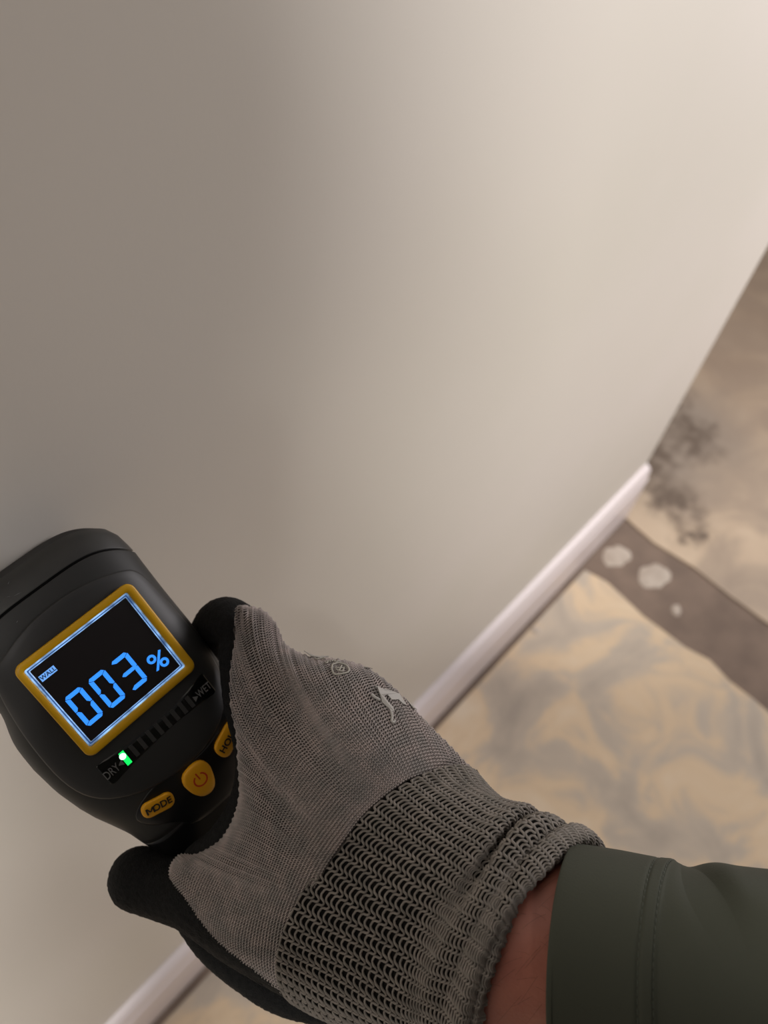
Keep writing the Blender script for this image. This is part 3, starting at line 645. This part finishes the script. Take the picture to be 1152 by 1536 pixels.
# ---- the rest of the photographer, behind the camera: shirt, trousers, shoes, head, left hand
FW = M3 @ [0, 0, 1]; CR = M3 @ [1, 0, 0]; CD = M3 @ [0, 1, 0]
A3 = lambda p, r: (*p, r)
sl_end = W(1290, 1512, .238)
HC = CAM - FW * .37 + CD * -.02                       # head centre, eyes on the phone
neck = (-.12, -.47, 1.37)
shR, shL = (.12, -.60, 1.31), (-.30, -.56, 1.31)
lh = CAM - FW * .03 - CR * .055 + CD * .075           # left palm behind the phone's lower edge
shirt = voxel_skin('work_shirt', [
    [A3(W(1225, 1500, .242), .034), A3(sl_end, .041), (.13, -.40, .965, .048), (.165, -.50, 1.0, .052), (.16, -.57, 1.15, .055), A3(shR, .066)],
    [A3(shL, .066), (-.37, -.50, 1.16, .056), (-.38, -.42, 1.03, .052), (-.27, -.33, 1.08, .046), A3(lh + (lh - CAM) * .3 + np.array([-.09, -.05, -.03]), .038)],
    [A3(shR, .066), (-.02, -.57, 1.34, .075), (-.16, -.56, 1.34, .075), A3(shL, .066)], [(-.10, -.50, 1.37, .062), (-.09, -.56, 1.3, .1)],
    [(.03, -.61, 1.26, .11), (.02, -.64, 1.12, .115), (.01, -.66, .98, .115)], [(-.19, -.59, 1.26, .11), (-.18, -.63, 1.12, .115), (-.17, -.66, .98, .115)],
    [(-.08, -.63, 1.24, .125), (-.08, -.66, 1.1, .125), (-.08, -.68, .95, .125)]], m_sleeve, person, .008)
m_trous = mat('work_trouser_cloth', s2l(52, 50, 46), .85); m_shoe = mat('shoe_leather', s2l(60, 44, 32), .6); m_hair = mat('hair', s2l(46, 34, 26), .7)
trousers = voxel_skin('trousers', [[(.01, -.68, .93, .115), (.03, -.68, .72, .088), (.04, -.66, .48, .07), (.04, -.70, .12, .062)], [(-.17, -.68, .93, .115), (-.2, -.68, .72, .088), (-.21, -.66, .48, .07), (-.21, -.70, .12, .062)], [(-.08, -.69, .94, .125), (-.08, -.69, .86, .11)]], m_trous, person, .009)
for x in (.04, -.21): voxel_skin('shoe', [[(x, -.74, .05, .042), (x, -.64, .045, .045), (x, -.55, .037, .036)]], m_shoe, person, .006)
# head: skull, jaw, nose, lips and ears in one surface; local frame x right, y forward (gaze), z up
yv = FW; xv = CR; zv = -CD
hp = lambda x, y, z: HC + xv * x + yv * y + zv * z
head = voxel_skin('head', [[A3(hp(0, -.02, .035), .078), A3(hp(0, .012, .03), .074)], [A3(hp(0, -.03, .01), .07), A3(hp(0, .02, .0), .066)], [A3(hp(0, .015, -.03), .056), A3(hp(0, .045, -.07), .040)], [A3(hp(0, .03, -.09), .026), A3(hp(0, .074, -.088), .018)],
    [A3(hp(0, .088, .012), .008), A3(hp(0, .102, -.012), .010), A3(hp(0, .104, -.024), .0125)], [A3(hp(-.012, .096, -.028), .007), A3(hp(.012, .096, -.028), .007)], [A3(hp(-.02, .085, -.052), .006), A3(hp(0, .093, -.05), .008), A3(hp(.02, .085, -.052), .006)],
    [A3(hp(-.018, .086, -.062), .006), A3(hp(0, .092, -.063), .008), A3(hp(.018, .086, -.062), .006)], [A3(hp(-.045, .07, .028), .009), A3(hp(-.02, .086, .03), .009), A3(hp(0, .086, .024), .008), A3(hp(.02, .086, .03), .009), A3(hp(.045, .07, .028), .009)],
    [A3(hp(-.078, -.01, .018), .008), A3(hp(-.086, -.018, .006), .009), A3(hp(-.078, -.012, -.02), .007)], [A3(hp(.078, -.01, .018), .008), A3(hp(.086, -.018, .006), .009), A3(hp(.078, -.012, -.02), .007)],
    [A3(hp(0, -.02, -.05), .055), A3(neck, .058)]], m_skin, person, .0042, smooth=3)
m_eye = mat('eye_white', s2l(225, 220, 214), .2); m_iris = mat('iris', s2l(60, 40, 28), .2)
for sx_ in (-.031, .031):
    e_ = voxel_skin('eye', [[A3(hp(sx_, .066, .008), .0125), A3(hp(sx_, .067, .008), .0125)]], m_eye, head, .0016, smooth=1); voxel_skin('iris', [[A3(hp(sx_, .0755, .007), .0055), A3(hp(sx_, .0765, .007), .0050)]], m_iris, head, .001, smooth=1)
voxel_skin('hair', [[A3(hp(0, -.035, .052), .080), A3(hp(0, .0, .062), .066)], [A3(hp(0, -.045, .0), .074), A3(hp(0, -.045, -.03), .062)], [A3(hp(-.05, .02, .075), .03), A3(hp(0, .045, .08), .032), A3(hp(.05, .02, .075), .03)]], m_hair, head, .005)
# left hand: palm and five fingers closed round the phone's edges
PHX = -.020; 
def ph(x, y, z): return CAM + CR * x + CD * y + FW * z
hand = voxel_skin('left_hand', [[A3(lh + (lh - CAM) * .3 + np.array([-.07, -.035, -.022]), .026), A3(ph(-.085, .105, -.045), .027), A3(ph(-.055, .085, -.030), .022)], [A3(ph(-.07, .12, -.035), .02), A3(ph(-.05, .10, -.03), .02)],
    [A3(ph(-.07, .09, -.033), .014), A3(ph(-.078, .06, -.028), .0115), A3(ph(-.068, .035, -.0245), .0095), A3(ph(-.050, .025, -.0235), .008)]] +
    [[A3(ph(-.05, .075 + .021 * k, -.034), .0115), A3(ph(-.02, .070 + .022 * k, -.030), .0098), A3(ph(.010, .072 + .022 * k, -.027), .009), A3(ph(.026 - .002 * abs(k - 1), .074 + .022 * k, -.020), .0078), A3(ph(.0285 - .002 * abs(k - 1), .075 + .022 * k, -.0105), .0070)] for k in range(4)], m_skin, person, .0022, smooth=2)
# the phone he photographs with: its lens is the picture's viewpoint
bm = bmesh.new(); box(bm, (-.058, -.135, -.0155), (.016, .018, -.0075), .0035)
phone = bm_obj('smartphone', bm, mat('phone_body', s2l(34, 34, 36), .3)); Mp = Matrix.Identity(4)
for i in range(3): Mp[i][0], Mp[i][1], Mp[i][2], Mp[i][3] = CR[i], -CD[i], FW[i], CAM[i]
phone.matrix_world = Mp
phone['label'] = 'dark smartphone held flat above the moisture meter in the left hand'; phone['category'] = 'phone'
def disc(x, y, r, z0, z1, m, name):
    b_ = bmesh.new(); bmesh.ops.create_cone(b_, cap_ends=True, segments=28, radius1=r, radius2=r, depth=z1 - z0, matrix=Matrix.Translation((x, y, (z0 + z1) / 2))); return bm_obj(name, b_, m, phone)
m_lens = mat('lens_glass', s2l(12, 12, 16), .08)
bm = bmesh.new(); box(bm, (-.026, -.024, -.0078), (.012, .012, -.006), .0008); bm_obj('camera_bump', bm, mat('bump_metal', s2l(44, 44, 46), .3), phone)
for x, y in ((-.0, -.0), (-.015, -.001), (-.007, -.015)): disc(x, y, .0055, -.0062, -.005, m_lens, 'lens')
bm = bmesh.new(); box(bm, (-.055, -.132, -.0160), (.013, .015, -.0154)); bm_obj('display', bm, mat('display_glass', s2l(20, 20, 22), .1), phone)

bm = bmesh.new()
def add_grid_closed(G):
    nv, nu = G.shape[:2]; vs = [bm.verts.new(p - INV) for p in G.reshape(-1, 3)]
    for q in grid_faces(nv, nu, True): bm.faces.new([vs[k] for k in q])
    for r in (0, nv - 1):
        c = bm.verts.new(G[r].mean(0) - INV)
        for i in range(nu): bm.faces.new((vs[r * nu + i], vs[r * nu + (i + 1) % nu], c))
for ch in chains.values(): add_grid_closed(capsules(ch))
# palm slab beneath the knit
st_ = 6
top = (GH - NH * .0014)[::st_, ::st_]; ctr = PX.mean((0, 1)); PB = ctr + (PX - ctr) * .93; bot = W(PB[..., 0], PB[..., 1], Zg * 0 + .281)[::st_, ::st_]
nr, nc = top.shape[:2]
vt = [bm.verts.new(p - INV) for p in top.reshape(-1, 3)]; vb = [bm.verts.new(p - INV) for p in bot.reshape(-1, 3)]
for q in grid_faces(nr, nc): bm.faces.new([vt[k] for k in q]); bm.faces.new([vb[k] for k in q[::-1]])
rim = [i for i in range(nc)] + [r * nc + nc - 1 for r in range(1, nr)] + [(nr - 1) * nc + i for i in range(nc - 2, -1, -1)] + [r * nc for r in range(nr - 2, 0, -1)]
for i in range(len(rim)): j = (i + 1) % len(rim); bm.faces.new((vt[rim[i]], vt[rim[j]], vb[rim[j]], vb[rim[i]]))
palm = bm_obj('palm_coating', bm, m_foam, None, True)
bpy.context.view_layer.objects.active = palm
md = palm.modifiers.new('r', 'REMESH'); md.mode = 'VOXEL'; md.voxel_size = .0009; md.use_smooth_shade = True
ms = palm.modifiers.new('s', 'SMOOTH'); ms.iterations = 4; ms.factor = .5
tx_ = bpy.data.textures.new('fuzz', 'CLOUDS'); tx_.noise_scale = .0016
mdp = palm.modifiers.new('d', 'DISPLACE'); mdp.texture = tx_; mdp.strength = .0007; mdp.mid_level = .5
bpy.context.view_layer.update()
me = bpy.data.meshes.new_from_object(palm.evaluated_get(bpy.context.evaluated_depsgraph_get())); bpy.data.objects.remove(palm)
me.materials.clear(); palm = link('palm_coating', me, m_foam, glove)
for p in me.polygons: p.use_smooth = True
palm['label'] = 'black foam coating on palm, thumb and fingers'
print('palm faces', len(me.polygons))

# ---- worn prints on the back of the hand, laid on the knit surface
def on_hand(x, y, lift=.0006):
    p = np.array([x, y], float); z = depth(p[None])[0]; q = W(x, y, z); e = 2.
    a1 = W(x + e, y, depth(p[None] + [e, 0])[0]) - q; a2 = W(x, y + e, depth(p[None] + [0, e])[0]) - q; n = np.cross(a1, a2); n /= np.linalg.norm(n)
    if n @ (CAM - q) < 0: n = -n
    return q + n * lift, n
def print_poly(name, pts, lift=.0006, th=.00025, m=m_gprint, lifts=None):
    bm = bmesh.new(); A, B = [], []
    for k, (x, y) in enumerate(pts):
        l = lift if lifts is None else lifts[k]; q, n = on_hand(x, y, l); A.append(bm.verts.new(q - INV)); B.append(bm.verts.new(q - n * th - INV))
    bm.faces.new(A); bm.faces.new(B[::-1])
    for i in range(len(pts)): j = (i + 1) % len(pts); bm.faces.new((A[i], B[i], B[j], A[j]))
    return bm_obj(name, bm, m, glove)
def print_line(name, pts, w=.00035, m=m_gprint):
    P = [on_hand(x, y, .0008) for x, y in catmull(pts, len(pts) * 5)]; V_, Q_ = tubes([(np.array([p for p, n in P]), np.array([n for p, n in P]))], w, 5); return pobj(name, V_, Q_, m, glove)
m_faint = mat('faint_print', s2l(158, 154, 144), .7)
c7 = lambda L: [(400 + x / 4.114, 950 + y / 4.114) for x, y in L]
e1 = print_line('printed_emblem', c7([(405, 205), (440, 195), (480, 205), (503, 230), (500, 250), (460, 260), (420, 262), (402, 235), (405, 205)]), m=m_faint); e1['label'] = 'small pale shield emblem printed on the knuckles'
for L in ([(425, 232), (445, 240), (455, 222), (462, 210)], [(440, 240), (465, 245), (475, 228)], [(420, 222), (450, 225), (480, 222)]): print_line('printed_emblem', c7(L), .00028, m_faint)
for L in ([(295, 165), (310, 172), (345, 165), (360, 172)], [(360, 190), (372, 195), (380, 182), (395, 190)], [(400, 185), (412, 180), (425, 188), (445, 183)]): print_line('printed_lettering', c7(L), .00026, m_faint)
pp = print_poly('peeling_print', c7([(665, 340), (712, 362), (800, 385), (860, 450), (832, 444), (805, 415), (765, 415), (735, 385), (715, 395), (740, 430), (768, 465), (770, 490), (755, 488), (745, 470), (705, 430), (685, 390)]), lifts=[.0016, .0012, .0014, .0006, .001, .0008, .0007, .0009, .0008, .0009, .0012, .0014, .0012, .001, .0008, .0016])
pp['label'] = 'pale grey rubber print peeling off in shreds'
print_line('peeling_print', c7([(662, 338), (700, 352), (750, 366), (800, 384)]), .0004)
print_line('peeling_print', c7([(638, 382), (660, 400), (690, 418)]), .0005)
print_line('peeling_print', c7([(758, 485), (765, 520), (762, 545), (775, 555), (782, 540)]), .0005)
print_poly('peeling_print', c7([(245, 140), (330, 146), (380, 156), (330, 162), (270, 158)]), lifts=[.0022, .0016, .001, .0008, .0012])
print_poly('peeling_print', c7([(585, 190), (625, 215), (640, 232), (612, 226)]), lift=.0012)
print_poly('peeling_print', c7([(860, 420), (890, 450), (915, 485), (890, 470)]), lift=.0012)
print_poly('peeling_print', c7([(950, 520), (985, 545), (1018, 548), (1010, 578), (980, 560)]), lifts=[.001, .0014, .003, .0025, .001])
